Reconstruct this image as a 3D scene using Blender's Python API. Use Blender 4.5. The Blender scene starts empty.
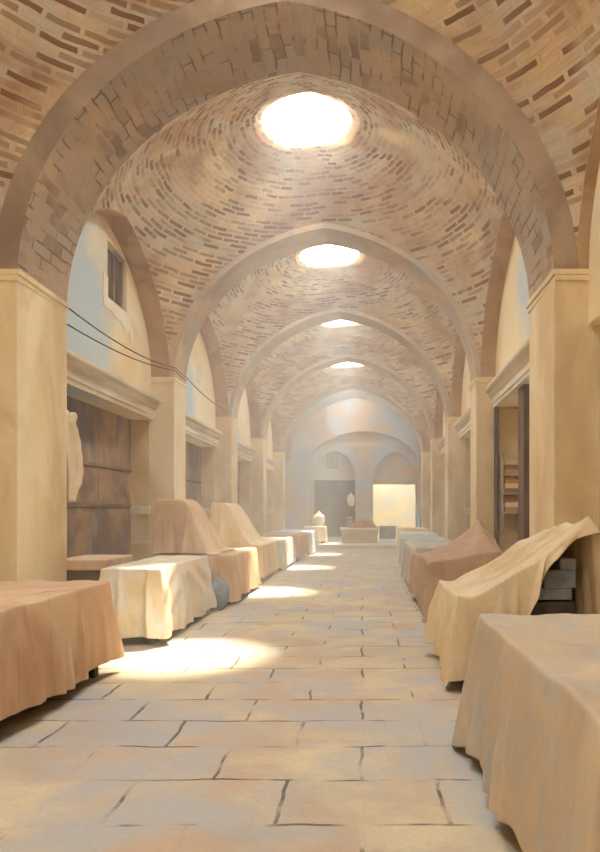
import bpy, math, random
from mathutils import Vector, noise

C = bpy.context.scene.collection
S = bpy.context.scene
PI = math.pi

# ------------------------------------------------------------------ helpers
def lin(c):
    c = c / 255.0
    return c / 12.92 if c <= 0.04045 else ((c + 0.055) / 1.055) ** 2.4
DESAT = 0.20
def rgb(t):
    c = [lin(q) for q in t]; g = 0.3*c[0]+0.6*c[1]+0.1*c[2]
    return tuple(q+(g-q)*DESAT for q in c)+(1.0,)

class MB:
    """collects faces and links them as ONE mesh object"""
    def __init__(s): s.v = []; s.f = []; s.m = []; s.uv = []; s.sm = []
    def face(s, pts, mi=0, uv=None, smooth=False):
        b = len(s.v); s.v += [tuple(p) for p in pts]
        s.f.append(tuple(range(b, b + len(pts)))); s.m.append(mi); s.uv.append(uv); s.sm.append(smooth)
    def idx(s, ids, mi=0, smooth=False, uv=None):
        s.f.append(tuple(ids)); s.m.append(mi); s.uv.append(uv); s.sm.append(smooth)
    def hexa(s, p, mi=0):   # p: 8 points, bottom ring 0-3 counter clockwise, top ring 4-7
        b = len(s.v); s.v += [tuple(q) for q in p]
        for q in ((3,2,1,0),(4,5,6,7),(0,1,5,4),(1,2,6,5),(2,3,7,6),(3,0,4,7)):
            s.idx([b + i for i in q], mi)
    def box(s, x0, x1, y0, y1, z0, z1, mi=0):
        s.hexa([(x0,y0,z0),(x1,y0,z0),(x1,y1,z0),(x0,y1,z0),(x0,y0,z1),(x1,y0,z1),(x1,y1,z1),(x0,y1,z1)], mi)
    def sidebox(s, side, y0, y1, o0, o1, z0, z1, mi=0):
        """box along one side wall; o = distance behind the pier face"""
        a0, a1 = X(side, y0, o0), X(side, y1, o0); b0, b1 = X(side, y0, o1), X(side, y1, o1)
        if side < 0: a0, b0, a1, b1 = b0, a0, b1, a1
        s.hexa([(a0,y0,z0),(b0,y0,z0),(b1,y1,z0),(a1,y1,z0),(a0,y0,z1),(b0,y0,z1),(b1,y1,z1),(a1,y1,z1)], mi)
    def lathe(s, prof, cx, cy, n=24, mi=0, smooth=True):
        b = len(s.v)
        for r, z in prof:
            for k in range(n):
                a = 2*PI*k/n; s.v.append((cx + r*math.cos(a), cy + r*math.sin(a), z))
        for i in range(len(prof)-1):
            for k in range(n):
                k2 = (k+1) % n
                s.idx([b+i*n+k, b+i*n+k2, b+(i+1)*n+k2, b+(i+1)*n+k], mi, smooth)
    def build(s, name, mats, parent=None, bevel=0.0, weld=False):
        me = bpy.data.meshes.new(name)
        me.from_pydata(s.v, [], s.f)
        if not isinstance(mats, (list, tuple)): mats = [mats]
        for m in mats: me.materials.append(m)
        for p, mi, sm in zip(me.polygons, s.m, s.sm): p.material_index = mi; p.use_smooth = sm
        if any(u is not None for u in s.uv):
            L = me.uv_layers.new(name='UVMap')
            for p, u in zip(me.polygons, s.uv):
                if u is not None:
                    for li, q in zip(p.loop_indices, u): L.data[li].uv = q
        me.validate(); me.update()
        o = bpy.data.objects.new(name, me); C.objects.link(o)
        if parent is not None: o.parent = parent
        if weld:
            w = o.modifiers.new('weld', 'WELD'); w.merge_threshold = 0.0005
        if bevel:
            b = o.modifiers.new('bevel', 'BEVEL'); b.width = bevel; b.segments = 2; b.limit_method = 'ANGLE'
        return o

def tag(o, label=None, cat=None, group=None, kind=None):
    if label: o['label'] = label
    if cat: o['category'] = cat
    if group: o['group'] = group
    if kind: o['kind'] = kind
    return o
def thing(name, label, cat, group=None):
    o = bpy.data.objects.new(name, None); C.objects.link(o); o.empty_display_size = 0.2
    return tag(o, label, cat, group)
def struct(o, label): return tag(o, label, None, None, 'structure')

# ------------------------------------------------------------------ materials
def base_mat(name):
    m = bpy.data.materials.new(name); m.use_nodes = True
    nt = m.node_tree; b = nt.nodes['Principled BSDF']
    b.inputs['Roughness'].default_value = 0.92
    b.inputs['Specular IOR Level'].default_value = 0.15
    return m, nt, b
def N(nt, t, **kw):
    n = nt.nodes.new(t)
    for k, v in kw.items(): setattr(n, k, v)
    return n
def mixc(nt, fac, a, b, mode='MIX'):
    n = N(nt, 'ShaderNodeMix', data_type='RGBA', blend_type=mode)
    if isinstance(fac, (int, float)): n.inputs[0].default_value = fac
    else: nt.links.new(fac, n.inputs[0])
    for i, c in ((6, a), (7, b)):
        if isinstance(c, tuple): n.inputs[i].default_value = c
        else: nt.links.new(c, n.inputs[i])
    return n.outputs[2]
def noise_fac(nt, vec, scale, lo, hi, detail=4, rough=0.55, dist=0.6):
    n = N(nt, 'ShaderNodeTexNoise'); n.inputs['Scale'].default_value = scale
    n.inputs['Detail'].default_value = detail; n.inputs['Roughness'].default_value = rough; n.inputs['Distortion'].default_value = dist
    nt.links.new(vec, n.inputs['Vector'])
    r = N(nt, 'ShaderNodeMapRange'); r.interpolation_type = 'SMOOTHSTEP'
    r.inputs['From Min'].default_value = lo; r.inputs['From Max'].default_value = hi
    nt.links.new(n.outputs['Fac'], r.inputs['Value'])
    return r.outputs['Result']
def offset(nt, vec, off, sc=(1,1,1)):
    m = N(nt, 'ShaderNodeMapping'); m.inputs['Location'].default_value = off; m.inputs['Scale'].default_value = sc
    nt.links.new(vec, m.inputs['Vector']); return m.outputs['Vector']
def wash_color(nt, cols, scale=0.6, grain=0.12, sc=(1,1,1)):
    """layers of pigment: big soft blotches of each colour, then fine granulation"""
    pos = N(nt, 'ShaderNodeNewGeometry').outputs['Position']
    pos = offset(nt, pos, (0,0,0), sc)
    c = rgb(cols[0])
    for i, k in enumerate(cols[1:]):
        f = noise_fac(nt, offset(nt, pos, (13.1*i+3, 7.7*i, 5.3*i)), scale*(1+0.45*i), 0.42, 0.66)
        c = mixc(nt, f, c, rgb(k))
    g = noise_fac(nt, pos, 26, 0.3, 0.75, 5, 0.7, 0)
    c = mixc(nt, g, c, mixc(nt, grain, c, (0.16,0.10,0.06,1)))
    return c, pos
def wash(name, cols, scale=0.6, grain=0.10, sc=(1,1,1), bump=0.15, drybrush=0.0, edge=False, ridge=False):
    m, nt, b = base_mat(name)
    c, pos = wash_color(nt, cols, scale, grain, sc)
    if drybrush:
        f = noise_fac(nt, offset(nt, pos, (2,9,4), (5,5,0.6)), 3.0, 0.60, 0.68, 3)
        c = mixc(nt, f, c, mixc(nt, drybrush, c, (0.12,0.07,0.04,1)))
    if edge:      # pale highlights painted along the plaster corners
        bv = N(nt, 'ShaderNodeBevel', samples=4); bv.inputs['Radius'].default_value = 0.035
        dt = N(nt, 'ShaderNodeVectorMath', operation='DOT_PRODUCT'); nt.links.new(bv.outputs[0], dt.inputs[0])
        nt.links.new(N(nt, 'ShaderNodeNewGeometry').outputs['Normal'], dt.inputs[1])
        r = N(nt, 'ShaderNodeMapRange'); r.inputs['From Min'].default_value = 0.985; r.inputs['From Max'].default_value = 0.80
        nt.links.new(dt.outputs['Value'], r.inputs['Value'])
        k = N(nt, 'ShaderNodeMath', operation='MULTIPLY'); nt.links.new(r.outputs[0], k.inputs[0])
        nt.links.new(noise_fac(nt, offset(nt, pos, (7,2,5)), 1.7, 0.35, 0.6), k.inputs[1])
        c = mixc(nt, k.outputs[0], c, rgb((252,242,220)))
    if ridge:     # highlights put into the cloth colour on its ridges
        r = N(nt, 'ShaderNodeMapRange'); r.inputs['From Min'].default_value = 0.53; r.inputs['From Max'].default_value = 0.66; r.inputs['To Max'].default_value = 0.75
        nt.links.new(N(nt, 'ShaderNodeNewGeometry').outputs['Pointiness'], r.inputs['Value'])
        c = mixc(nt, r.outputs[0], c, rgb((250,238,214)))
    nt.links.new(c, b.inputs['Base Color'])
    if bump:
        n = N(nt, 'ShaderNodeTexNoise'); n.inputs['Scale'].default_value = 9; n.inputs['Detail'].default_value = 6
        nt.links.new(pos, n.inputs['Vector'])
        bp = N(nt, 'ShaderNodeBump'); bp.inputs['Strength'].default_value = bump; bp.inputs['Distance'].default_value = 0.03
        nt.links.new(n.outputs['Fac'], bp.inputs['Height']); nt.links.new(bp.outputs['Normal'], b.inputs['Normal'])
    return m
def brick(name, cols, line, bw, bh, dash=0.55, scale=0.45, linefac=0.7, wob=0.10, uv=True, mort=0.11, rnd=(0.52,0.95), dr=(0.36,0.62)):
    """brickwork with loose brush-like courses: some joints inked, some bricks darker"""
    m, nt, b = base_mat(name)
    c, pos = wash_color(nt, cols, scale, 0.12)
    if uv:
        src = N(nt, 'ShaderNodeUVMap').outputs['UV']
    else:
        src = N(nt, 'ShaderNodeNewGeometry').outputs['Position']
    nz = N(nt, 'ShaderNodeTexNoise'); nz.inputs['Scale'].default_value = 2.2; nz.inputs['Detail'].default_value = 3
    nt.links.new(src, nz.inputs['Vector'])
    sub = N(nt, 'ShaderNodeVectorMath', operation='SUBTRACT'); sub.inputs[1].default_value = (0.5,0.5,0.5)
    nt.links.new(nz.outputs['Color'], sub.inputs[0])
    scl = N(nt, 'ShaderNodeVectorMath', operation='SCALE'); scl.inputs['Scale'].default_value = wob
    nt.links.new(sub.outputs[0], scl.inputs[0])
    add = N(nt, 'ShaderNodeVectorMath', operation='ADD')
    nt.links.new(src, add.inputs[0]); nt.links.new(scl.outputs[0], add.inputs[1])
    br = N(nt, 'ShaderNodeTexBrick')
    br.inputs['Scale'].default_value = 1.0; br.inputs['Brick Width'].default_value = bw; br.inputs['Row Height'].default_value = bh
    br.inputs['Mortar Size'].default_value = mort*bh; br.inputs['Mortar Smooth'].default_value = 0.35
    br.inputs['Color1'].default_value = (0,0,0,1); br.inputs['Color2'].default_value = (1,1,1,1); br.inputs['Mortar'].default_value = (0,0,0,1)
    nt.links.new(add.outputs[0], br.inputs['Vector'])
    # random darker bricks, in drifts
    r = N(nt, 'ShaderNodeMapRange'); r.inputs['From Min'].default_value = rnd[0]; r.inputs['From Max'].default_value = rnd[1]
    nt.links.new(br.outputs['Color'], r.inputs['Value'])
    drift = noise_fac(nt, offset(nt, pos, (5,1,8)), 0.9, dr[0], dr[1], 3)
    mul = N(nt, 'ShaderNodeMath', operation='MULTIPLY'); nt.links.new(r.outputs[0], mul.inputs[0]); nt.links.new(drift, mul.inputs[1])
    mul2 = N(nt, 'ShaderNodeMath', operation='MULTIPLY'); nt.links.new(mul.outputs[0], mul2.inputs[0]); mul2.inputs[1].default_value = dash
    c = mixc(nt, mul2.outputs[0], c, rgb(line))
    ln = noise_fac(nt, offset(nt, pos, (1,4,2)), 1.6, 0.44, 0.6, 4)
    m3 = N(nt, 'ShaderNodeMath', operation='MULTIPLY'); nt.links.new(br.outputs['Fac'], m3.inputs[0]); nt.links.new(ln, m3.inputs[1])
    m4 = N(nt, 'ShaderNodeMath', operation='MULTIPLY'); nt.links.new(m3.outputs[0], m4.inputs[0]); m4.inputs[1].default_value = linefac
    c = mixc(nt, m4.outputs[0], c, rgb(line))
    nt.links.new(c, b.inputs['Base Color'])
    bp = N(nt, 'ShaderNodeBump'); bp.invert = True; bp.inputs['Strength'].default_value = 0.35; bp.inputs['Distance'].default_value = 0.02
    nt.links.new(br.outputs['Fac'], bp.inputs['Height']); nt.links.new(bp.outputs['Normal'], b.inputs['Normal'])
    return m

M = {}
M['vault'] = brick('vault_brick', [(216,180,132),(190,146,100),(236,210,160),(182,142,104),(204,190,166)], (132,88,54), 0.33, 0.105, 0.95, 0.40, 0.08, mort=0.22, rnd=(0.22,0.85), dr=(0.30,0.52))
M['rib_brick'] = brick('rib_brick', [(188,158,122),(170,136,102),(202,172,136),(176,158,138)], (104,74,52), 0.46, 0.15, 0.62, 0.5, 0.75)
M['rib'] = wash('rib_plaster', [(196,166,130),(178,150,118),(210,182,146),(184,172,158)], 0.7, 0.14)
M['rib_shade'] = wash('rib_face_shaded', [(166,138,112),(146,120,98),(182,156,128)], 0.8, 0.14)  # shade painted into the plaster of the near arch faces
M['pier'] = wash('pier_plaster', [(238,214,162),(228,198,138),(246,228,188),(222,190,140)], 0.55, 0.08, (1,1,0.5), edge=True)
M['lunette'] = wash('lunette_plaster', [(244,224,176),(240,208,142),(196,214,224),(248,232,196)], 0.42, 0.06)
M['reveal'] = wash('reveal_brick', [(186,148,108),(166,126,90),(200,164,122)], 0.8, 0.14)
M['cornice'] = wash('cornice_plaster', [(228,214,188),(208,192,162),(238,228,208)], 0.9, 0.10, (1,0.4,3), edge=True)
M['jamb'] = wash('jamb_plaster', [(228,198,136),(214,180,116),(232,212,164)], 0.6, 0.10)
M['shutter'] = wash('old_shutter_wood', [(182,146,108),(142,118,102),(200,166,122),(130,126,134)], 0.55, 0.16, (1,1,0.8), 0.3)
M['shutter_grey'] = wash('grey_shutter_wood', [(140,124,110),(120,110,108),(170,142,112)], 1.0, 0.2, (1,1,0.5), 0.3)
M['timber'] = wash('dark_timber', [(112,92,80),(92,78,74),(134,108,88)], 1.5, 0.2, (1,1,0.3), 0.3)
M['floor'] = brick('stone_flags', [(214,198,164),(198,186,164),(226,208,166),(208,180,150),(192,190,186)], (100,88,82), 0.92, 0.58, 0.12, 0.6, 0.85, 0.09, uv=False, mort=0.024)
M['step'] = wash('step_stone', [(218,214,204),(204,206,206),(226,214,190)], 1.0)
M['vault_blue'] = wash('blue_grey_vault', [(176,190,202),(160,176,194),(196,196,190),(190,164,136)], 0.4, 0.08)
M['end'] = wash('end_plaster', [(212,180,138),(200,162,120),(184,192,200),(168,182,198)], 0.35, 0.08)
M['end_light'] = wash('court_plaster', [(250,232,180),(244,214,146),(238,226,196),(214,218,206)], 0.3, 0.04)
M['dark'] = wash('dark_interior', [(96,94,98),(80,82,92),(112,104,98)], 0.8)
M['blue_pane'] = wash('blue_shutter', [(150,162,176),(134,148,166)], 2)
M['kerb'] = wash('oculus_plaster', [(246,230,190),(238,216,166)], 1.0, 0.04)
M['scar'] = wash('bare_plaster', [(248,238,214),(242,226,190)], 2.0, 0.04)
M['cable'] = wash('cable_rubber', [(104,94,88),(90,84,82)], 2)
M['wood'] = wash('bin_wood', [(218,196,158),(204,178,138)], 1.5, 0.14, (0.5,1,3))
M['grain'] = wash('brown_heap', [(188,122,74),(170,104,60),(200,140,92)], 4, 0.3, (1,1,1), 0.8)
M['plinth'] = wash('stall_base_wood', [(92,80,72),(78,70,68)], 2)
M['sack_blue'] = wash('blue_sackcloth', [(128,142,156),(108,122,140),(150,156,160)], 2.5, 0.15)
M['white_cloth'] = wash('white_sackcloth', [(240,228,204),(228,212,182)], 2)
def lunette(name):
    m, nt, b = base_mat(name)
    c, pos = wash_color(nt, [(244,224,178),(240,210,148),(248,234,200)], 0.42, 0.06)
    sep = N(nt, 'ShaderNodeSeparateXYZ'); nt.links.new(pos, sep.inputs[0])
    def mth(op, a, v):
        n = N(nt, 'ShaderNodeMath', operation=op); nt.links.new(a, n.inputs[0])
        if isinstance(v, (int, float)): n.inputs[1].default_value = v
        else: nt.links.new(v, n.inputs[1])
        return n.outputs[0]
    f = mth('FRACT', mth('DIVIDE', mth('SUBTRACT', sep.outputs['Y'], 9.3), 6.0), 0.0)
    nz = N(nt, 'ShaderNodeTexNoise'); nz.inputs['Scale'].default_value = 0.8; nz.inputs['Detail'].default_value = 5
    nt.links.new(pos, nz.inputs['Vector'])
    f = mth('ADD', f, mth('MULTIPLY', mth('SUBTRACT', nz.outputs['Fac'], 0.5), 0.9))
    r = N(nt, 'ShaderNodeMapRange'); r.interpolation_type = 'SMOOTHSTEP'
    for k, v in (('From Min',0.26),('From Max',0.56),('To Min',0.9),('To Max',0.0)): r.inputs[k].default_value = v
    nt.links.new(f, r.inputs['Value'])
    c = mixc(nt, r.outputs['Result'], c, rgb((186,212,228)))  # pale blue tint, stronger towards the near end of each bay
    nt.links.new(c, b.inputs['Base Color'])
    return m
M['lunette'] = lunette('blue_tinted_lunette')
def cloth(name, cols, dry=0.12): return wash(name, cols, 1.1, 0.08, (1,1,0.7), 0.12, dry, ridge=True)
M['c_pink'] = cloth('rose_tan_canvas', [(220,178,136),(206,160,118),(226,192,150)], 0.2)
M['c_cream'] = cloth('cream_canvas', [(232,214,178),(222,196,148),(222,222,214)])
M['c_tan'] = cloth('tan_canvas', [(222,182,130),(208,164,112),(230,200,156)])
M['c_straw'] = cloth('straw_canvas', [(236,208,150),(226,190,128),(242,222,176)])
M['c_pale'] = cloth('pale_canvas', [(226,222,204),(206,212,208),(236,224,192)])
M['c_rust'] = cloth('rust_canvas', [(206,160,118),(192,146,108)])
M['c_blue'] = cloth('blue_grey_canvas', [(190,204,212),(174,190,202),(212,214,208)])
M['c_sand'] = cloth('sand_canvas', [(206,184,150),(192,170,138),(188,186,180),(214,192,156)], 0.06)
M['c_wheat'] = cloth('wheat_canvas', [(228,202,156),(216,184,134),(234,214,176)])
M['c_brown'] = cloth('brown_canvas', [(192,156,122),(176,140,108),(206,174,136)])
M['c_grey'] = cloth('grey_canvas', [(190,184,168),(176,172,162),(208,198,176)])
M['c_ash'] = cloth('ash_canvas', [(184,192,190),(172,178,178),(204,204,192)])
M['f1'] = cloth('ochre_fold', [(214,160,96),(200,144,84)]); M['f2'] = cloth('cream_fold', [(244,226,184),(236,210,158)]); M['f3'] = cloth('umber_fold', [(176,122,78),(164,112,72)])

# ------------------------------------------------------------------ plan of the hall
def XL(y): return -4.16 + 0.012*(y-9.3)
def XR(y): return 2.36 + 0.026*(y-9.3)
def XC(y): return 0.5*(XL(y)+XR(y))
def HW(y): return 0.5*(XR(y)-XL(y))
def X(side, y, o): return XL(y)-o if side < 0 else XR(y)+o
WALL = {-1: 0.50, 1: 0.42}       # wall plane behind the pier faces
ZS, APEX = 4.5, 7.85             # springing and crown of the cross arches
WAPEX = 6.95                     # crown of the wall arches
RIBS = [(2.0,2.8),(8.0,9.3),(14.4,15.3),(20.4,21.3),(26.4,27.3),(32.4,33.3)]
END = 36.6
CORN = {-1: (3.66,4.10), 1: (3.92,4.34)}

def arch(t, e=0.2):
    t = min(1.0, abs(t)); return math.sqrt(max(0.0,(1+e)**2-(t+e)**2))/math.sqrt(1+2*e)
def arch_pts(n, e=0.2):
    """(t, h) from -1 to 1 along a pointed arch, evenly along its curve"""
    am = math.acos(e/(1+e)); out = []
    for k in range(n+1):
        a = am*k/n; out.append((-e+(1+e)*math.cos(a), (1+e)*math.sin(a)/math.sqrt(1+2*e)))
    r = out; l = [(-t, h) for t, h in out[:-1]]
    return l + r[::-1]

# floor
mb = MB(); mb.box(-7.5, 6.5, -4.0, 29.2, -0.3, 0.0)
struct(mb.build('floor', M['floor']), 'worn stone flag floor of the covered bazaar')
mb = MB(); mb.box(-7.5, 6.5, 29.2, 46.0, -0.3, 0.18)
struct(mb.build('raised_floor', M['step'], bevel=0.02), 'pale raised stone floor at the far end of the hall')

# cross arches with their piers
trim_n = 0
for ri, (y0, y1) in enumerate(RIBS):
    trim_n += 1
    mb = MB(); TH = 0.55
    pts = arch_pts(28)
    inner = [(-1.0, 0.0, True), (-1.0, ZS, True)] + [(t, ZS+(APEX-ZS)*h, False) for t, h in pts[1:-1]] + [(1.0, ZS, True), (1.0, 0.0, True)]
    def P(i, y, out):
        t, z, leg = inner[i]; hw = HW(y); x = XC(y)+t*hw
        if not out: return (x, y, z)
        if leg: return (x+math.copysign(TH, t), y, z)
        h = (z-ZS)/(APEX-ZS); ln = math.hypot(t, h) or 1
        return (x+TH*t/ln, y, z+TH*h/ln)
    s = 0.0
    for i in range(len(inner)-1):
        a0, a1, b0, b1 = P(i,y0,0), P(i,y1,0), P(i+1,y0,0), P(i+1,y1,0)
        ds = (Vector(b0)-Vector(a0)).length
        mi = 0 if (max(a0[2], b0[2]) > ZS+0.001) else 1
        sm = mi == 0
        mb.face([a0, a1, b1, b0], mi, [(y0, s), (y1, s), (y1, s+ds), (y0, s+ds)], False)
        oa0, oa1, ob0, ob1 = P(i,y0,1), P(i,y1,1), P(i+1,y0,1), P(i+1,y1,1)
        mb.face([oa0, ob0, ob1, oa1], mi, [(y0,s),(y0,s+ds),(y1,s+ds),(y1,s)])
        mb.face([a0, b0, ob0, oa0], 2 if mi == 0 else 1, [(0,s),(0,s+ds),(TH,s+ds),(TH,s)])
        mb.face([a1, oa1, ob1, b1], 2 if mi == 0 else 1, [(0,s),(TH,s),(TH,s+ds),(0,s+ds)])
        s += ds
    o = mb.build('trim_%d' % trim_n, [M['rib_brick'] if ri <= 1 else M['rib'], M['pier'], M['rib_shade'] if ri <= 1 else M['rib']], weld=True)
    struct(o, 'pointed cross arch on two plastered piers')
    for side in (-1, 1):
        c = MB()
        xa, xb = X(side, 0.5*(y0+y1), -0.035), X(side, 0.5*(y0+y1), 0.5)
        c.box(min(xa,xb), max(xa,xb), y0-0.035, y1+0.035, ZS+0.02, ZS+0.09)
        c.box(min(xa,xb)+(0.025 if side>0 else 0), max(xa,xb)-(0.025 if side<0 else 0), y0-0.025, y1+0.025, ZS-0.05, ZS+0.02)
        c.build('capital', M['pier'], o, bevel=0.012)

SKY = []
# domed vaults with their round openings
def vault(n, y0, y1, off, r, zadd=0.0, hole=True):
    ym = 0.5*(y0+y1); hl = 0.5*(y1-y0); cx, cy = XC(ym)-0.14, ym; SKY.append((cx, cy, r))
    if not hole: r = 0.05
    def bx(u, v): y = ym+v*hl; return (XC(y)+u*(HW(y)+off), y)
    def hz(u, v):
        hr = (APEX+off-ZS)*arch(u); hw = (WAPEX-ZS)*arch(v, 0.35)
        return ZS + math.sqrt(hr*hr+hw*hw) + zadd*(1-u*u)*(1-v*v)
    per = []
    nside = 30
    cs = [-math.cos(PI*k/nside) for k in range(nside)]
    per += [(c, -1.0) for c in cs] + [(1.0, c) for c in cs] + [(-c, 1.0) for c in cs] + [(-1.0, -c) for c in cs]
    K = 26; ring = []
    for (u, v) in per:
        ex, ey = bx(u, v); a = math.atan2(ey-cy, ex-cx)
        sx, sy = cx+r*math.cos(a), cy+r*math.sin(a); col = []
        for k in range(K+1):
            q = 1-(1-k/K)**1.7
            x, y = sx+(ex-sx)*q, sy+(ey-sy)*q
            vv = max(-1,min(1,(y-ym)/hl)); uu = max(-1,min(1,(x-XC(y))/(HW(y)+off)))
            if k == K: uu, vv = u, v
            col.append((x, y, hz(uu, vv)))
        ring.append((a, col))
    mb = MB(); J = len(ring); idx = []
    for a, col in ring:
        idx.append([len(mb.v)+i for i in range(len(col))]); mb.v += col
    acc = 0.0; us = [0.0]
    for j in range(J):
        d = (ring[(j+1)%J][0]-ring[j][0]) % (2*PI); acc += d; us.append(acc)
    vs = []
    for a, col in ring:
        l = [0.0]
        for k in range(K): l.append(l[-1]+(Vector(col[k+1])-Vector(col[k])).length)
        vs.append(l)
    for j in range(J):
        j2 = (j+1) % J
        for k in range(K):
            uv = [(us[j]*2.3, vs[j][k]), (us[j]*2.3, vs[j][k+1]), (us[j+1]*2.3, vs[j2][k+1]), (us[j+1]*2.3, vs[j2][k])]
            mb.idx([idx[j][k], idx[j][k+1], idx[j2][k+1], idx[j2][k]], 0, True, uv)
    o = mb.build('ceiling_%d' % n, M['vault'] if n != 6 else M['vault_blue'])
    so = o.modifiers.new('solid', 'SOLIDIFY'); so.thickness = 0.22; so.offset = 1.0
    # make the shell grow upward
    nz = sum(p.normal.z for p in o.data.polygons)
    so.offset = 1.0 if nz > 0 else -1.0
    struct(o, 'brick dome with a round skylight opening')
    if hole:
        z = hz((cx-XC(cy))/(HW(cy)+off), 0)
        c = MB(); c.lathe([(r+0.02, z-0.03), (r+0.02, z+0.30), (r+0.22, z+0.30), (r+0.22, z+0.02)], cx, cy, 48)
        c.lathe([(r+0.02, z-0.03), (r+0.10, z-0.02), (r+0.22, z+0.02)], cx, cy, 48)
        c.build('oculus_rim', M['kerb'], o)
    return o
vault(1, RIBS[0][1], RIBS[1][0], 0.30, 0.8)
vault(7, -3.6, RIBS[0][0], 0.30, 0.8)  # unseen bay behind the camera, added to keep the light even
for i in range(1, 5): vault(i+1, RIBS[i][1], RIBS[i+1][0], 0.12, 0.80, {1: 0.07, 4: -0.25}.get(i, 0.0))
vault(6, RIBS[5][1], END, 0.12, 0.70)  # its hidden skylight is added to brighten the end room

# side walls: lintel band and lunette above, shop recess below
DEPTH = {-1: 0.5, 1: 1.0}
BAYS = [(-3.6,2.0), (2.8,8.0)] + [(RIBS[i][1], RIBS[i+1][0]) for i in range(1,5)] + [(33.3, END)]
WIN = (12.0, 12.95, 5.55, 6.6)      # window niche in the first lunette on the left
recess = {}
for side, sname in ((-1,'left'),(1,'right')):
    w = WALL[side]; zl = CORN[side][0]
    up = MB(); rv = MB(); pm = MB()
    for bi, (y0, y1) in enumerate(BAYS):
        D = DEPTH[side]; o1 = w+D+0.25
        if side < 0 and bi == 2:
            a, b, c, d = WIN
            up.sidebox(side, y0, a, w, o1, zl, 7.3); up.sidebox(side, b, y1, w, o1, zl, 7.3)
            up.sidebox(side, a, b, w, o1, zl, c); up.sidebox(side, a, b, w, o1, d, 7.3)
            up.sidebox(side, a, b, w+0.25, o1, c, d)
        else:
            up.sidebox(side, y0, y1, w, o1, zl, 7.3)
        # wall arch soffit
        ym, hl = 0.5*(y0+y1), 0.5*(y1-y0); pts = arch_pts(18, 0.35)
        off = 0.30 if bi <= 1 else 0.12
        for (t0, h0), (t1, h1) in zip(pts[:-1], pts[1:]):
            ya, yb = ym+t0*hl, ym+t1*hl; za, zb = ZS+(WAPEX-ZS)*h0, ZS+(WAPEX-ZS)*h1
            f = [(X(side,ya,off-0.02),ya,za),(X(side,yb,off-0.02),yb,zb),(X(side,yb,w),yb,zb),(X(side,ya,w),ya,za)]
            rv.face(f, 0); 
            rv.face([(x,y,z+0.24) for x,y,z in f][::-1], 0)
            rv.face([f[0],(f[0][0],f[0][1],f[0][2]+0.24),(f[1][0],f[1][1],f[1][2]+0.24),f[1]], 0)
        # mass beside and behind the recess
        pm.sidebox(side, y0, y1, w+D, o1, 0, zl)
    # pier masses between recesses (jambs)
    edges = [(BAYS[i][1], BAYS[i+1][0]) for i in range(len(BAYS)-1)]
    for (a, b) in edges:
        pm.sidebox(side, a+0.004, b-0.004, 0.53, w+DEPTH[side]+0.25, 0, 7.3)
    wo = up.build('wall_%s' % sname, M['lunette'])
    struct(wo, 'plastered %s wall of the hall with shop bays under lunettes' % sname)
    rv.build('arch_reveal', M['reveal'], wo, weld=True)
    pm.build('shop_recess', M['jamb'], wo)
    # bands round the jambs that face the hall's near end
    jb = MB()
    for bi, (y0, y1) in enumerate(BAYS[2:6]):
        for z0, z1, pr in ((1.60,1.78,0.05),(0.95,1.02,0.03)):
            a, b = X(side, y1, 0.52), X(side, y1, w+DEPTH[side]-0.06)
            jb.box(min(a,b), max(a,b), y1-pr, y1+0.003, z0, z1)
    jb.build('jamb_band', M['cornice'], wo)
    # cornices
    for bi, (y0, y1) in enumerate(BAYS[2:6]):
        trim_n += 1
        z0, z1 = CORN[side]; H = z1-z0
        prof = [(0,0),(0.06,0),(0.06,0.16*H),(0.09,0.20*H),(0.09,0.46*H),(0.12,0.52*H),(0.16,0.62*H),(0.16,0.72*H),(0.22,0.80*H),(0.24,0.86*H),(0.24,H),(0,H+0.04)]
        mb = MB()
        for (p0, q0), (p1, q1) in zip(prof[:-1], prof[1:]):
            mb.face([(X(side,y0,w-p0),y0,z0+q0),(X(side,y1,w-p0),y1,z0+q0),(X(side,y1,w-p1),y1,z0+q1),(X(side,y0,w-p1),y0,z0+q1)])
        for y in (y0, y1):
            mb.face([(X(side,y,w-p),y,z0+q) for p, q in prof])
        o = mb.build('trim_%d' % trim_n, M['cornice'], weld=True)
        struct(o, 'moulded plaster cornice over a %s shop opening' % sname)
        # closed shutter at the back of the recess
        if not (side > 0 and bi == 0):
            D = DEPTH[side] if side < 0 else 0.35
            dn = 1 + bi + (4 if side > 0 else 0)
            d = MB(); d.sidebox(side, y0, y1, w+D-0.05, w+D+(0.0 if side<0 else 0.04), 0, zl)
            do = d.build('door_%d' % dn, M['shutter'] if (side < 0 and bi == 0) else M['shutter_grey'])
            struct(do, 'closed plank shutter across a shop bay')
            r = MB()
            for z in (1.75, 2.52):
                r.sidebox(side, y0+0.05, y1-0.02, w+D-0.075, w+D-0.05, z, z+0.06)
            r.build('rail', M['shutter_grey'] if side < 0 and bi == 0 else M['timber'], do)
            st = MB()
            for k in (1, 2):
                y = y0+(y1-y0)*k/3
                st.sidebox(side, y-0.008, y+0.008, w+D-0.054, w+D-0.045, 0.0, zl)
            st.build('plank_gap', M['shutter_grey'], do)

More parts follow.
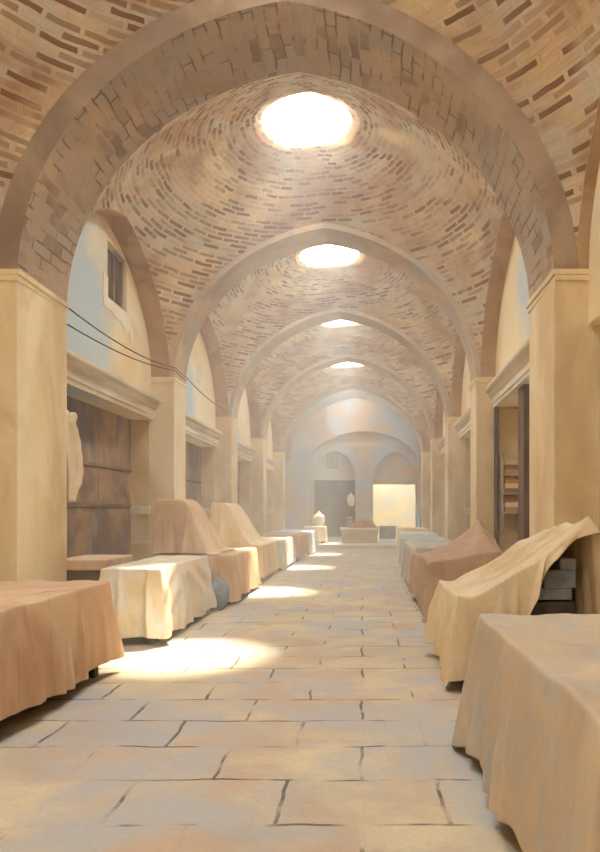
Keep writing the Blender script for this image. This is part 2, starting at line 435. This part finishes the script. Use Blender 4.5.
# window niche shutter and plaster scar, first lunette on the left
a, b, c, d = WIN; w = WALL[-1]
mb = MB(); mb.sidebox(-1, a+0.02, b-0.02, w+0.12, w+0.17, c+0.02, d-0.02)
wn = mb.build('window_1', M['timber']); struct(wn, 'small dark shuttered window high in the first left lunette')
mb = MB()
for (p, q) in ((a, a+0.09), (b-0.09, b), (0.5*(a+b)-0.03, 0.5*(a+b)+0.03)): mb.sidebox(-1, p, q, w+0.06, w+0.13, c, d)
mb.sidebox(-1, a, b, w+0.06, w+0.13, d-0.09, d); mb.sidebox(-1, a, b, w+0.06, w+0.13, c, c+0.08)
mb.build('window_frame', M['shutter'], wn)
random.seed(4)
mb = MB()
outer = [(a-0.20,5.95),(a-0.22,5.5),(a-0.16,5.34),(a+0.15,5.36),(a+0.4,5.28),(a+0.62,5.30),(a+0.85,5.16),(b+0.12,5.22),(b+0.2,5.0),(b+0.34,5.06),(b+0.32,5.30),(b+0.16,5.42),(b+0.18,5.62),(b,5.55),(a,5.55),(a,5.92)]
n = len(outer)
f = [(X(-1,y,w-0.012),y,z) for y,z in outer]; bk = [(X(-1,y,w+0.004),y,z) for y,z in outer]
mb.face(f); mb.face(bk[::-1])
for i in range(n): mb.face([f[i], bk[i], bk[(i+1)%n], f[(i+1)%n]])
struct(mb.build('plaster_patch', M['scar'], wn), 'bare plaster around the window')
wn.children[-1].pop('kind', None)

# dark timber posts in the first right bay
for (ya, yb, oa, ob) in ((11.7,12.15,0.44,0.62),(14.18,14.38,0.38,0.45)):
    trim_n += 1; mb = MB(); mb.sidebox(1, ya, yb, oa, ob, 0, CORN[1][0])
    struct(mb.build('trim_%d' % trim_n, M['timber'], bevel=0.015), 'dark timber post in the right shop opening')

mb = MB(); mb.box(-6.5, 5.0, -3.9, -3.6, 0, 9.2)  # unseen wall added behind the camera to even out the light
struct(mb.build('wall_front', M['pier']), 'unseen plastered wall added at the near end to even out the light')
# ------------------------------------------------------------------ far end
def strips(mb, x0, x1, n, zlow, zhigh, y0, y1, mi=0):
    for k in range(n):
        xa, xb = x0+(x1-x0)*k/n, x0+(x1-x0)*(k+1)/n
        la, lb = zlow(xa), zlow(xb)
        mb.hexa([(xa,y0,la),(xb,y0,lb),(xb,y1,lb),(xa,y1,la),(xa,y0,zhigh),(xb,y0,zhigh),(xb,y1,zhigh),(xa,y1,zhigh)], mi)
def archz(x0, x1, zs, za, e=0.15): return lambda x: zs+(za-zs)*arch((2*x-x0-x1)/(x1-x0), e)
mb = MB(); TOP = 8.9
A0, A1 = -2.95, 3.15
mb.box(-5.2, A0, END, END+0.3, 0, TOP); mb.box(A1, 4.6, END, END+0.3, 0, TOP)
strips(mb, A0, A1, 40, archz(A0, A1, 4.3, 6.15), TOP, END, END+0.3)
# second layer: two smaller arches either side of a broad pier
Y2 = END+0.3; l0, l1, r0, r1 = -2.75, -0.38, 0.62, 3.0
mb.box(-5.2, l0, Y2, Y2+0.3, 0, TOP); mb.box(l1, r0, Y2, Y2+0.3, 0, TOP); mb.box(r1, 4.6, Y2, Y2+0.3, 0, TOP)
strips(mb, l0, l1, 24, archz(l0, l1, 3.7, 5.05), TOP, Y2, Y2+0.3)
strips(mb, r0, r1, 24, archz(r0, r1, 3.5, 5.0), TOP, Y2, Y2+0.3)
# third layer: tympana over the two openings
Y3 = Y2+0.3
mb.box(-5.2, 0.3, Y3, Y3+0.3, 3.45, TOP); mb.box(0.3, 4.6, Y3, Y3+0.3, 3.25, TOP)
mb.box(-5.2, l0, Y3, Y3+0.3, 0, 3.45); mb.box(l1, r0, Y3, Y3+0.3, 0, 3.45); mb.box(r1, 4.6, Y3, Y3+0.3, 0, 3.3)
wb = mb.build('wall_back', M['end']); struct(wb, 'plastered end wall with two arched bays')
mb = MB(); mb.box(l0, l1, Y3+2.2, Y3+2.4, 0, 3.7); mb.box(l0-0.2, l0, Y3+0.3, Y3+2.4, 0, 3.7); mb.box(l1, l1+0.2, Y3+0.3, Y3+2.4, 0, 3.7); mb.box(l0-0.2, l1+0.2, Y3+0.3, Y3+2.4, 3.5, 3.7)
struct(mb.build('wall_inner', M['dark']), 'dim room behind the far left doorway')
mb = MB(); mb.box(0.1, 4.6, 40.5, 40.8, 0, 5.2); mb.box(4.3, 4.6, Y3+0.3, 40.5, 0, 5.2); mb.box(0.1, 0.4, Y3+0.3, 40.5, 0, 5.2)
mb.box(0.1, 4.6, Y3+0.3, 38.7, 4.9, 5.2); mb.box(0.1, 4.6, 40.1, 40.5, 4.9, 5.2); mb.box(0.1, 1.2, 38.7, 40.1, 4.9, 5.2); mb.box(2.6, 4.6, 38.7, 40.1, 4.9, 5.2)  # unseen partial roof, added to cut the daylight in the court
struct(mb.build('wall_court', M['end_light']), 'daylit court beyond the far right opening, with a roof added to dim it')
trim_n += 1; mb = MB(); mb.box(r0-0.1, r1+0.1, Y3-0.14, Y3+0.02, 3.2, 3.46)
struct(mb.build('trim_%d' % trim_n, M['rib'], bevel=0.02), 'beam over the bright far opening')
mb = MB(); mb.box(-1.95, -1.40, Y3-0.03, Y3+0.02, 4.15, 4.92)
w2 = mb.build('window_2', M['blue_pane']); struct(w2, 'small blue shuttered window over the far doorway')
mb = MB()
for xa, xb, za, zb in ((-2.0,-1.93,4.1,4.97),(-1.42,-1.35,4.1,4.97),(-2.0,-1.35,4.9,4.97),(-2.0,-1.35,4.1,4.17),(-1.70,-1.65,4.1,4.97)): mb.box(xa, xb, Y3-0.06, Y3, za, zb)
mb.build('window_frame', M['shutter_grey'], w2)

# ------------------------------------------------------------------ draped stalls
def pleats(seed, length, fr):
    r = random.Random(seed*77+5); out = []; x = 0.0
    while x < length:
        x += r.uniform(0.25, 1.1)*0.55/fr*1.6
        out.append((x, r.uniform(0.02, 0.065), r.uniform(0.35, 1.0)*r.choice((1,1,1,-0.5)), r.uniform(-0.10, 0.10), r.choice((0.0,0.0,0.25,0.45))))
    return out
def fold(s, q, P):
    v = 0.0
    for x, w, a, dr, st in P:
        if q <= st: continue
        d = (s-x-dr*(q-st))/(w*(0.45+0.9*q))
        if abs(d) < 3: v += a*math.exp(-d*d)*min(1, (q-st)*2.2)
    return v
def drape(name, parent, x0, x1, y0, y1, h, hem, mat, seed, amp=0.05, flare=0.05, fr=2.6, corner=0.05, hemvar=0.04, swag=0.0, nx=54, ny=64, nz=20, wr=0.016, hemf=None):
    """one sheet: a top that follows h(x, y) and skirts hanging from its four edges"""
    mb = MB(); top = {}
    for j in range(ny+1):
        for i in range(nx+1):
            x, y = x0+(x1-x0)*i/nx, y0+(y1-y0)*j/ny
            z = h(x, y)+wr*noise.noise(Vector((x*3.1, y*3.1, seed)))+0.5*wr*noise.noise(Vector((x*9, y*2.2, seed+5)))
            top[i,j] = len(mb.v); mb.v.append((x, y, z))
    for j in range(ny):
        for i in range(nx): mb.idx([top[i,j], top[i+1,j], top[i+1,j+1], top[i,j+1]], 0, True)
    PL = pleats(seed, 2*(x1-x0)+2*(y1-y0), fr)
    loop = [(i,0) for i in range(nx)] + [(nx,j) for j in range(ny)] + [(i,ny) for i in range(nx,0,-1)] + [(0,j) for j in range(ny,0,-1)]
    nl = len(loop); s = 0.0; cols = []
    cum = []
    for k, (i, j) in enumerate(loop):
        if k: s += (Vector(mb.v[top[loop[k]]])-Vector(mb.v[top[loop[k-1]]])).to_2d().length
        cum.append(s)
    for k, (i, j) in enumerate(loop):
        px, py, pz = mb.v[top[i,j]]
        nxv = -1 if i == 0 else (1 if i == nx else 0); nyv = -1 if j == 0 else (1 if j == ny else 0)
        dcx = min(px-x0, x1-px); dcy = min(py-y0, y1-py)
        dc = max(dcx, dcy) if (nxv and nyv) else (dcx if nyv else dcy)
        cf = math.exp(-(dc/0.10)**2)
        n = Vector((nxv, nyv, 0)); 
        # normals swing smoothly round the corners
        if nxv and not nyv:
            sgn = -1 if (py-y0) < (y1-py) else 1; n = Vector((nxv, sgn*math.exp(-(dc/0.06)**2)*0.9, 0))
        elif nyv and not nxv:
            sgn = -1 if (px-x0) < (x1-px) else 1; n = Vector((sgn*math.exp(-(dc/0.06)**2)*0.9, nyv, 0))
        n.normalize()
        hm = hem + hemvar*noise.noise(Vector((cum[k]*1.3, seed*2.1, 2.2)))*1.6 - 0.5*corner*cf
        if hemf: hm += hemf(px, py, nxv, nyv)
        hm = max(0.012, hm)
        L = (x1-x0) if nyv else (y1-y0); tt = ((px-x0)/L if nyv else (py-y0)/L)
        col = [top[i,j]]
        for r in range(1, nz+1):
            q = r/nz
            o = 0.012*min(1,q*6) + flare*q + amp*(0.25*q+1.9*fold(cum[k], q, PL)) + corner*cf*q
            if swag:
                dd = q*(pz-hm)
                o += swag*math.sin(16*(dd-0.9*abs(tt-0.45)*L*0.55))*min(1, q*4)*math.exp(-q*0.8)
            z = pz+(hm-pz)*q
            col.append(len(mb.v)); mb.v.append((px+n.x*max(0.004,o), py+n.y*max(0.004,o), z))
        cols.append(col)
    for k in range(nl):
        k2 = (k+1) % nl
        for r in range(nz): mb.idx([cols[k][r], cols[k][r+1], cols[k2][r+1], cols[k2][r]], 0, True)
    o = mb.build(name, mat, parent)
    so = o.modifiers.new('solid', 'SOLIDIFY'); so.thickness = 0.006; so.offset = -1
    ss = o.modifiers.new('sub', 'SUBSURF'); ss.levels = 1; ss.render_levels = 1
    return o
def flat(z): return lambda x, y: z
def sstep(a, b, v): q = max(0.0, min(1.0, (v-a)/(b-a))); return q*q*(3-2*q)
def stall(label, x0, x1, y0, y1, h, hem, mat, seed, base_z=None, z0=0.0, group='cloth covered market stalls', **kw):
    t = thing('market_stall', label, 'stall', group)
    drape('cloth_cover', t, x0, x1, y0, y1, h, hem, mat, seed, **kw)
    bz = base_z if base_z else min(h(x0,y0), h(x1,y0), h(x0,y1), h(x1,y1))-0.05
    mb = MB(); mb.box(x0+0.10, x1-0.10, y0+0.10, y1-0.10, z0+0.10, bz)
    mb.build('stall_table', M['plinth'], t)
    for xx in (x0+0.09, x1-0.19):
        for yy in (y0+0.09, y1-0.19):
            l = MB(); l.box(xx, xx+0.10, yy, yy+0.10, z0, z0+0.12); l.build('leg', M['plinth'], t)
    return t
# left row, near to far
stall('rose-tan draped stall at the near end of the left row, hem off the floor', -3.95, -2.57, 4.2, 6.75, flat(0.95), 0.13, M['c_pink'], 1, amp=0.05, flare=0.0, fr=3.2, hemvar=0.07, corner=0.02)
stall('cream draped stall with swagged corner folds beside the big sunlit floor patch', -3.25, -2.50, 8.2, 10.7, flat(0.95), 0.10, M['c_cream'], 2, amp=0.05, flare=0.03, fr=2.2, swag=0.022, hemvar=0.05, corner=0.07)
stall('tan draped stall carrying a tall shrouded bundle, by the second left pier', -3.72, -2.28, 11.7, 14.3, flat(0.88), 0.10, M['c_tan'], 3, amp=0.04, flare=0.03, fr=2.6)
def crease(c, f, sd): return 1-abs(noise.noise(Vector((c*f, sd, 0.7))))*2.4
def h4(x, y): return 0.035*crease(y+0.25*x, 3.2, 2)*sstep(-2.45,-2.8,x)+0.87+0.97*sstep(-2.55, -3.25, x)**1.25*(1-0.25*sstep(17.0,18.2,y))
stall('straw-yellow draped stall whose cover sweeps up to a high back, left row', -3.55, -2.34, 15.5, 18.0, h4, 0.10, M['c_straw'], 4, base_z=0.8, amp=0.04, flare=0.03)
stall('pale grey-white draped stall behind the straw-yellow one', -3.45, -2.20, 18.6, 21.2, flat(0.86), 0.09, M['c_pale'], 5, amp=0.04, flare=0.03, nx=20, ny=24, nz=10)
stall('rust-tan draped stall between the pale and the blue one, left row', -3.45, -2.06, 21.9, 24.8, flat(0.88), 0.14, M['c_rust'], 6, amp=0.03, flare=0.02, nx=20, ny=24, nz=10)
stall('light blue draped stall at the far end of the left row', -3.45, -1.95, 25.6, 28.7, flat(0.90), 0.08, M['c_blue'], 7, amp=0.03, flare=0.03, nx=20, ny=24, nz=10)
stall('small buff draped stand on the raised floor, a white sack on it', -2.75, -1.72, 31.0, 32.2, flat(0.98), 0.24, M['c_wheat'], 8, z0=0.18, amp=0.03, flare=0.02, nx=16, ny=16, nz=8)
# right row
def hemR1(px, py, a, b): return 0.02
stall('sand-coloured draped stall at the near end of the right row, a pointed cloth corner hanging', 0.80, 2.45, 2.2, 4.52, flat(0.955), 0.10, M['c_sand'], 11, amp=0.05, flare=0.05, fr=2.4, corner=0.16, hemvar=0.05)
def hR2(x, y): return 0.05*crease(y-0.35*x, 3.4, 9)*sstep(0.95,1.4,x)*(1-0.7*sstep(1.7,2.0,x))+0.87+0.78*max(0.0, (x-1.02)/1.15)**1.25*(1-0.16*(y-6.1)/1.45)
def hemR2(px, py, a, b): return (hR2(px, py)-0.14-0.10)*sstep(1.25, 1.75, px) if b < 0 else 0.0
stall('wheat-coloured draped stall, its cover sweeping up towards the first right pier', 0.88, 2.10, 6.1, 7.55, hR2, 0.14, M['c_wheat'], 12, base_z=0.8, amp=0.055, flare=0.03, fr=2.6, corner=0.09, hemvar=0.07, wr=0.03, hemf=hemR2)
def hR3(x, y):
    d = math.hypot((x-1.92)*1.0, (y-10.9)*0.62); a = math.atan2(y-10.9, x-1.92)
    return 0.82+0.80*math.exp(-d*2.1)*(1+0.16*crease(a, 2.3, 4)*sstep(0.0,0.5,d)-0.08)
stall('brown draped stall peaked like a tent over something tall', 0.98, 2.12, 9.9, 12.8, hR3, 0.12, M['c_brown'], 13, base_z=0.76, amp=0.03, flare=0.02, fr=2.4)
stall('grey draped stall directly behind the brown tented one', 1.06, 2.3, 13.5, 16.4, flat(0.93), 0.09, M['c_grey'], 14, amp=0.035, flare=0.03, nx=20, ny=24, nz=10)
stall('ash-blue draped stall, third from the far end of the right row', 1.18, 2.35, 17.3, 20.2, flat(0.93), 0.09, M['c_ash'], 15, amp=0.035, flare=0.03, nx=20, ny=24, nz=10)
stall('pale draped stall before the last one of the right row', 1.36, 2.45, 21.4, 24.2, flat(0.95), 0.09, M['c_pale'], 16, amp=0.03, flare=0.03, nx=20, ny=24, nz=10)
stall('straw-topped draped stall farthest along the right row', 1.55, 2.6, 25.4, 28.4, flat(1.0), 0.09, M['c_straw'], 17, amp=0.03, flare=0.03, nx=20, ny=24, nz=10)

mb = MB(); mb.box(1.45, 1.98, 6.22, 7.4, 0.82, 0.93); mb.box(1.72, 2.02, 6.22, 7.4, 0.93, 1.10); mb.box(1.87, 2.02, 6.22, 7.4, 1.10, 1.21)  # props under the sweeping cover; their blue-grey stands in for its shade
mb.build('crate', M['sack_blue'], bpy.data.objects['market_stall.009'], bevel=0.01)
# shrouded bundle on the third left stall
t = thing('shrouded_bundle', 'tall tan-shrouded bundle sloping down onto the tan stall', 'bundle')
def hb(x, y): return 0.045*crease(y+0.3*x, 4.0, 5)*sstep(-2.70,-2.9,x)+0.905+0.93*sstep(-2.72, -3.22, x)**0.8*(1-0.35*sstep(12.7,13.5,y))
drape('shroud', t, -3.68, -2.68, 11.82, 13.5, hb, 0.915, M['c_tan'], 21, amp=0.03, flare=0.04, fr=4.0, hemvar=0.0, nx=46, ny=46, nz=14, wr=0.03, hemf=lambda *a: 0.0)
mb = MB(); mb.box(-3.55, -3.25, 11.95, 13.0, 0.90, 1.70); mb.build('crate', M['plinth'], t)

# blue sack in the gap under the tan stall
def lump(name, cx, cy, z0, rx, ry, h, mat, parent=None, seed=0, neck=0.0, n=20, m=14):
    mb = MB()
    for i in range(m+1):
        q = i/m
        r = math.sin(PI*min(1, 0.12+q*0.88))**0.55 if q < 1 else 0
        if neck and q > 0.62: r *= 1-neck*sstep(0.62, 0.85, q)
        if i == 0: r *= 0.92
        for k in range(n):
            a = 2*PI*k/n; d = 1+0.14*noise.noise(Vector((math.cos(a)*1.6+seed, math.sin(a)*1.6, q*2.4)))
            mb.v.append((cx+rx*r*d*math.cos(a), cy+ry*r*d*math.sin(a), z0+h*q*(1+0.05*noise.noise(Vector((a, q, seed))) if 0 < q < 1 else 1)))
    for i in range(m):
        for k in range(n): mb.idx([i*n+k, i*n+(k+1)%n, (i+1)*n+(k+1)%n, (i+1)*n+k], 0, True)
    mb.idx(list(range(n))[::-1])
    return mb.build(name, mat, parent)
tag(lump('cloth_sack', -2.46, 11.22, 0.0, 0.20, 0.28, 0.55, M['sack_blue'], seed=3), 'slate-blue sack on the floor between the cream and tan stalls', 'sack')
o = lump('flour_sack', -2.05, 31.55, 1.005, 0.30, 0.28, 0.72, M['white_cloth'], seed=8, neck=0.55)
tag(o, 'white tied sack on the small buff stand at the far end', 'sack')
# low chest against the first left shop
t = thing('low_chest', 'low wooden chest with a pale lid behind the rose-tan stall, against the first left shop', 'chest')
mb = MB(); mb.box(-4.36, -3.68, 9.42, 10.5, 0.0, 0.82); mb.build('body', M['timber'], t, bevel=0.012)
mb = MB(); mb.box(-4.40, -3.65, 9.38, 10.54, 0.82, 0.97); mb.build('lid', M['c_pink'], t, bevel=0.02)

# ragged pale hanging cloth by the first left pier
random.seed(7)
mb = MB(); ny_, nz_ = 14, 26; g = {}
for j in range(nz_+1):
    q = j/nz_
    for i in range(ny_+1):
        p = i/ny_
        wdt = 0.34+0.30*sstep(0.0, 0.55, q)-0.35*sstep(0.74, 1.0, q)+0.09*noise.noise(Vector((q*13, 1.3, 0)))
        y = 9.52+p*wdt; x = XL(y)-0.16+0.05*math.sin(p*9+q*2)+0.04*q
        g[i,j] = len(mb.v); mb.v.append((x, y, 3.12-1.32*q+0.04*noise.noise(Vector((p*6, 3, q)))))
for j in range(nz_):
    for i in range(ny_): mb.idx([g[i,j], g[i+1,j], g[i+1,j+1], g[i,j+1]], 0, True)
o = mb.build('hanging_cloth', M['c_wheat']); so = o.modifiers.new('solid','SOLIDIFY'); so.thickness = 0.008
tag(o, 'ragged buff cloth hanging beside the first left pier', 'cloth')

# two cables strung along the left wall
def cable(pts, label, r=0.011):
    P = []
    for (a, b, sag) in pts:
        n = 14
        for k in range(n):
            q = k/n; v = Vector(a).lerp(Vector(b), q); v.z -= sag*4*q*(1-q); P.append(v)
    P.append(Vector(pts[-1][1]))
    mb = MB(); m = 6
    for i, v in enumerate(P):
        d = (P[min(i+1, len(P)-1)]-P[max(i-1, 0)]).normalized(); u = d.cross(Vector((0,0,1))).normalized(); w = u.cross(d)
        for k in range(m):
            q = v+u*(r*math.cos(2*PI*k/m))+w*(r*math.sin(2*PI*k/m)); mb.v.append(tuple(q))
    for i in range(len(P)-1):
        for k in range(m): mb.idx([i*m+k, i*m+(k+1)%m, (i+1)*m+(k+1)%m, (i+1)*m+k], 0, True)
    mb.idx(list(range(m))[::-1]); mb.idx(list(range((len(P)-1)*m, len(P)*m)))
    return tag(mb.build('cable', M['cable']), label, 'cable', 'cables on the left wall')
cable([((-4.13,9.32,4.52),(-4.12,14.38,4.80),0.12),((-4.085,14.38,4.80),(-4.08,15.32,4.78),0.01),((-4.08,15.32,4.78),(-4.05,20.4,4.74),0.12)], 'upper thin dark cable sagging between the left piers')
cable([((-4.16,9.32,4.30),(-4.12,14.38,4.74),0.10),((-4.085,14.38,4.74),(-4.08,15.32,4.70),0.01)], 'lower thin dark cable under the upper one on the left wall')

# shelf with folded cloths on the far side of the first right shop
t = thing('wall_shelf', 'wooden shelf of folded cloth inside the first right shop', 'shelf')
ZB = [1.62, 2.02, 2.42]
xs0, xs1 = 2.97, 3.40
for z in ZB:
    mb = MB(); mb.box(xs0, xs1, 13.98, 14.36, z, z+0.035); mb.build('shelf_board', M['rib'], t)
for xx in (xs0, xs1-0.04):
    mb = MB(); mb.box(xx, xx+0.04, 14.0, 14.36, 1.2, 2.9); mb.build('upright', M['rib'], t)
protos = []
def folded(mat, w_, d_, h_):
    mb = MB(); n = 8; prof = []
    for k in range(n+1):
        a = -PI/2+PI*k/n; prof.append((w_/2-h_/2+h_/2*math.cos(a), h_/2+h_/2*math.sin(a)))
    prof += [(-w_/2, h_), (-w_/2, h_*0.56), (-w_/2+0.02, h_*0.5), (-w_/2, h_*0.44), (-w_/2, 0)]
    m = len(prof)
    f0 = [(x, -d_/2, z) for x, z in prof]; f1 = [(x, d_/2, z) for x, z in prof]
    mb.face(f0[::-1]); mb.face(f1)
    for i in range(m): mb.face([f0[i], f0[(i+1)%m], f1[(i+1)%m], f1[i]])
    return mb.build('folded_cloth', mat)
names = {('f1',0):'ochre folded cloth at the bottom of the lowest shelf pile', ('f2',0):'cream folded cloth in the middle of the lowest shelf pile', ('f3',0):'umber folded cloth on top of the lowest shelf pile',
         ('f3',1):'umber folded cloth at the bottom of the middle shelf pile', ('f2',1):'cream folded cloth in the middle of the middle shelf pile', ('f1',1):'ochre folded cloth on top of the middle shelf pile',
         ('f1',2):'ochre folded cloth at the bottom of the top shelf pile', ('f3',2):'umber folded cloth in the middle of the top shelf pile', ('f2',2):'cream folded cloth on top of the top shelf pile'}
order = [['f1','f2','f3'],['f3','f2','f1'],['f1','f3','f2']]
src = {}
random.seed(2)
for si, z in enumerate(ZB):
    zz = z+0.036
    for k in order[si]:
        if k not in src: o = folded(M[k], 0.31, 0.30, 0.10); src[k] = o
        else: o = src[k].copy(); C.objects.link(o)
        o.location = (3.185+random.uniform(-0.015,0.015), 14.17, zz); zz += 0.101
        tag(o, names[(k,si)], 'cloth', 'folded cloths on the shop shelf')

# wooden bin with a brown heap at the far end
t = thing('wooden_bin', 'pale open wooden bin heaped with something brown on the raised floor', 'bin')
bx0, bx1, by0, by1 = -1.0, 0.78, 31.0, 31.9
mb = MB(); mb.hexa([(bx0+0.06,by0,0.18),(bx1-0.06,by0,0.18),(bx1-0.06,by1,0.18),(bx0+0.06,by1,0.18),(bx0,by0-0.06,0.84),(bx1,by0-0.06,0.84),(bx1,by1+0.06,0.84),(bx0,by1+0.06,0.84)])
mb.build('box', M['wood'], t, bevel=0.015)
mb = MB()
for q in ((bx0-0.04,bx1+0.04,by0-0.10,by0-0.02),(bx0-0.04,bx1+0.04,by1+0.02,by1+0.10),(bx0-0.04,bx0+0.05,by0-0.1,by1+0.1),(bx1-0.05,bx1+0.04,by0-0.1,by1+0.1)): mb.box(q[0],q[1],q[2],q[3],0.83,0.91)
mb.build('rim', M['scar'], t, bevel=0.01)
mb = MB(); n, m = 28, 10
for i in range(m+1):
    q = i/m
    for k in range(n):
        a = 2*PI*k/n
        mb.v.append((0.02+0.82*(1-q)*math.cos(a)+0.16*q, 31.45+0.44*(1-q)*math.sin(a), 0.84+0.52*math.sin(q*PI/2)**1.2+0.03*noise.noise(Vector((math.cos(a)*2, math.sin(a)*2, q*5)))))
for i in range(m):
    for k in range(n): mb.idx([i*n+k, i*n+(k+1)%n, (i+1)*n+(k+1)%n, (i+1)*n+k], 0, True)
mb.build('heap', M['grain'], t)
# white bag hanging by the dark doorway, with a jar stand below
o = lump('hanging_bag', -0.62, Y2-0.17, 1.98, 0.20, 0.13, 0.85, M['white_cloth'], seed=5, neck=0.8)
tag(o, 'white cloth bag hanging beside the dark far doorway', 'bag')
t = thing('pottery_jar', 'grey pottery jar on the floor before the far pier', 'jar')
mb = MB(); mb.lathe([(0.0,0.18),(0.16,0.18),(0.26,0.55),(0.27,0.85),(0.16,1.15),(0.13,1.25),(0.17,1.32)], -0.68, 35.9, 24); mb.build('body', M['sack_blue'], t)
mb = MB(); mb.lathe([(0.0,1.36),(0.15,1.36),(0.17,1.32),(0.0,1.31)], -0.68, 35.9, 24); mb.build('lid', M['white_cloth'], t)
# slate crate in the bright opening
t = thing('slate_crate', 'slate-blue crate standing in the bright far opening', 'crate')
mb = MB(); mb.box(0.95, 1.85, 36.2, 36.9, 0.18, 0.82); mb.build('box', M['sack_blue'], t, bevel=0.02)
mb = MB(); mb.box(0.92, 1.88, 36.17, 36.93, 0.82, 0.88); mb.build('lid', M['shutter_grey'], t, bevel=0.01)

# ------------------------------------------------------------------ haze, light, camera
HAZE = 0.021
mb = MB(); mb.box(-4.0, 2.3, 6.0, 36.5, 0.02, 8.95)
hz = mb.build('haze', None)
m = bpy.data.materials.new('dusty_air'); m.use_nodes = True; nt = m.node_tree; nt.nodes.clear()
out = N(nt, 'ShaderNodeOutputMaterial'); vs = N(nt, 'ShaderNodeVolumeScatter')
vs.inputs['Color'].default_value = (0.97,0.97,0.98,1); vs.inputs['Density'].default_value = HAZE; vs.inputs['Anisotropy'].default_value = 0.25
nt.links.new(vs.outputs[0], out.inputs['Volume'])
hz.data.materials.clear(); hz.data.materials.append(m)
tag(hz, 'dusty air that shows the slanting sunbeams', 'haze', None, 'stuff')

wd = bpy.data.worlds.new('World'); S.world = wd; wd.use_nodes = True
bg = wd.node_tree.nodes['Background']; bg.inputs['Color'].default_value = (0.95, 0.985, 1.0, 1); bg.inputs['Strength'].default_value = 25.0
for i, (cx, cy, r) in enumerate(SKY):      # light portals: they only guide sampling of the sky through the openings
    p = bpy.data.lights.new('skylight_portal', 'AREA'); p.shape = 'DISK'; p.size = 2*r+0.1; p.cycles.is_portal = True
    po = bpy.data.objects.new('skylight_portal', p); C.objects.link(po); po.location = (cx, cy, 9.15)
sun = bpy.data.lights.new('sun', 'SUN'); sun.energy = 18.0; sun.angle = math.radians(5.5); sun.color = (1.0, 0.90, 0.72)
so = bpy.data.objects.new('sun', sun); C.objects.link(so)
so.rotation_euler = Vector((-1.1, -4.2, -8.75)).to_track_quat('-Z', 'Y').to_euler()

cam = bpy.data.cameras.new('camera'); co = bpy.data.objects.new('camera', cam); C.objects.link(co)
cam.sensor_fit = 'AUTO'; cam.sensor_width = 36; cam.lens = 660/852*36
cam.shift_x = -(362-300)/852; cam.shift_y = (512-426)/852
co.location = (0, 0, 1.65); co.rotation_euler = (PI/2, 0, 0)
cam.clip_end = 200
S.camera = co
S.view_settings.view_transform = 'Standard'; S.view_settings.look = 'None'; S.view_settings.gamma = 1; S.view_settings.use_curve_mapping = False
S.view_settings.exposure = 0.66
S.cycles.max_bounces = 14; S.cycles.diffuse_bounces = 10; S.cycles.volume_bounces = 1
S.cycles.use_denoising = True
S.cycles.sample_clamp_indirect = 8.0
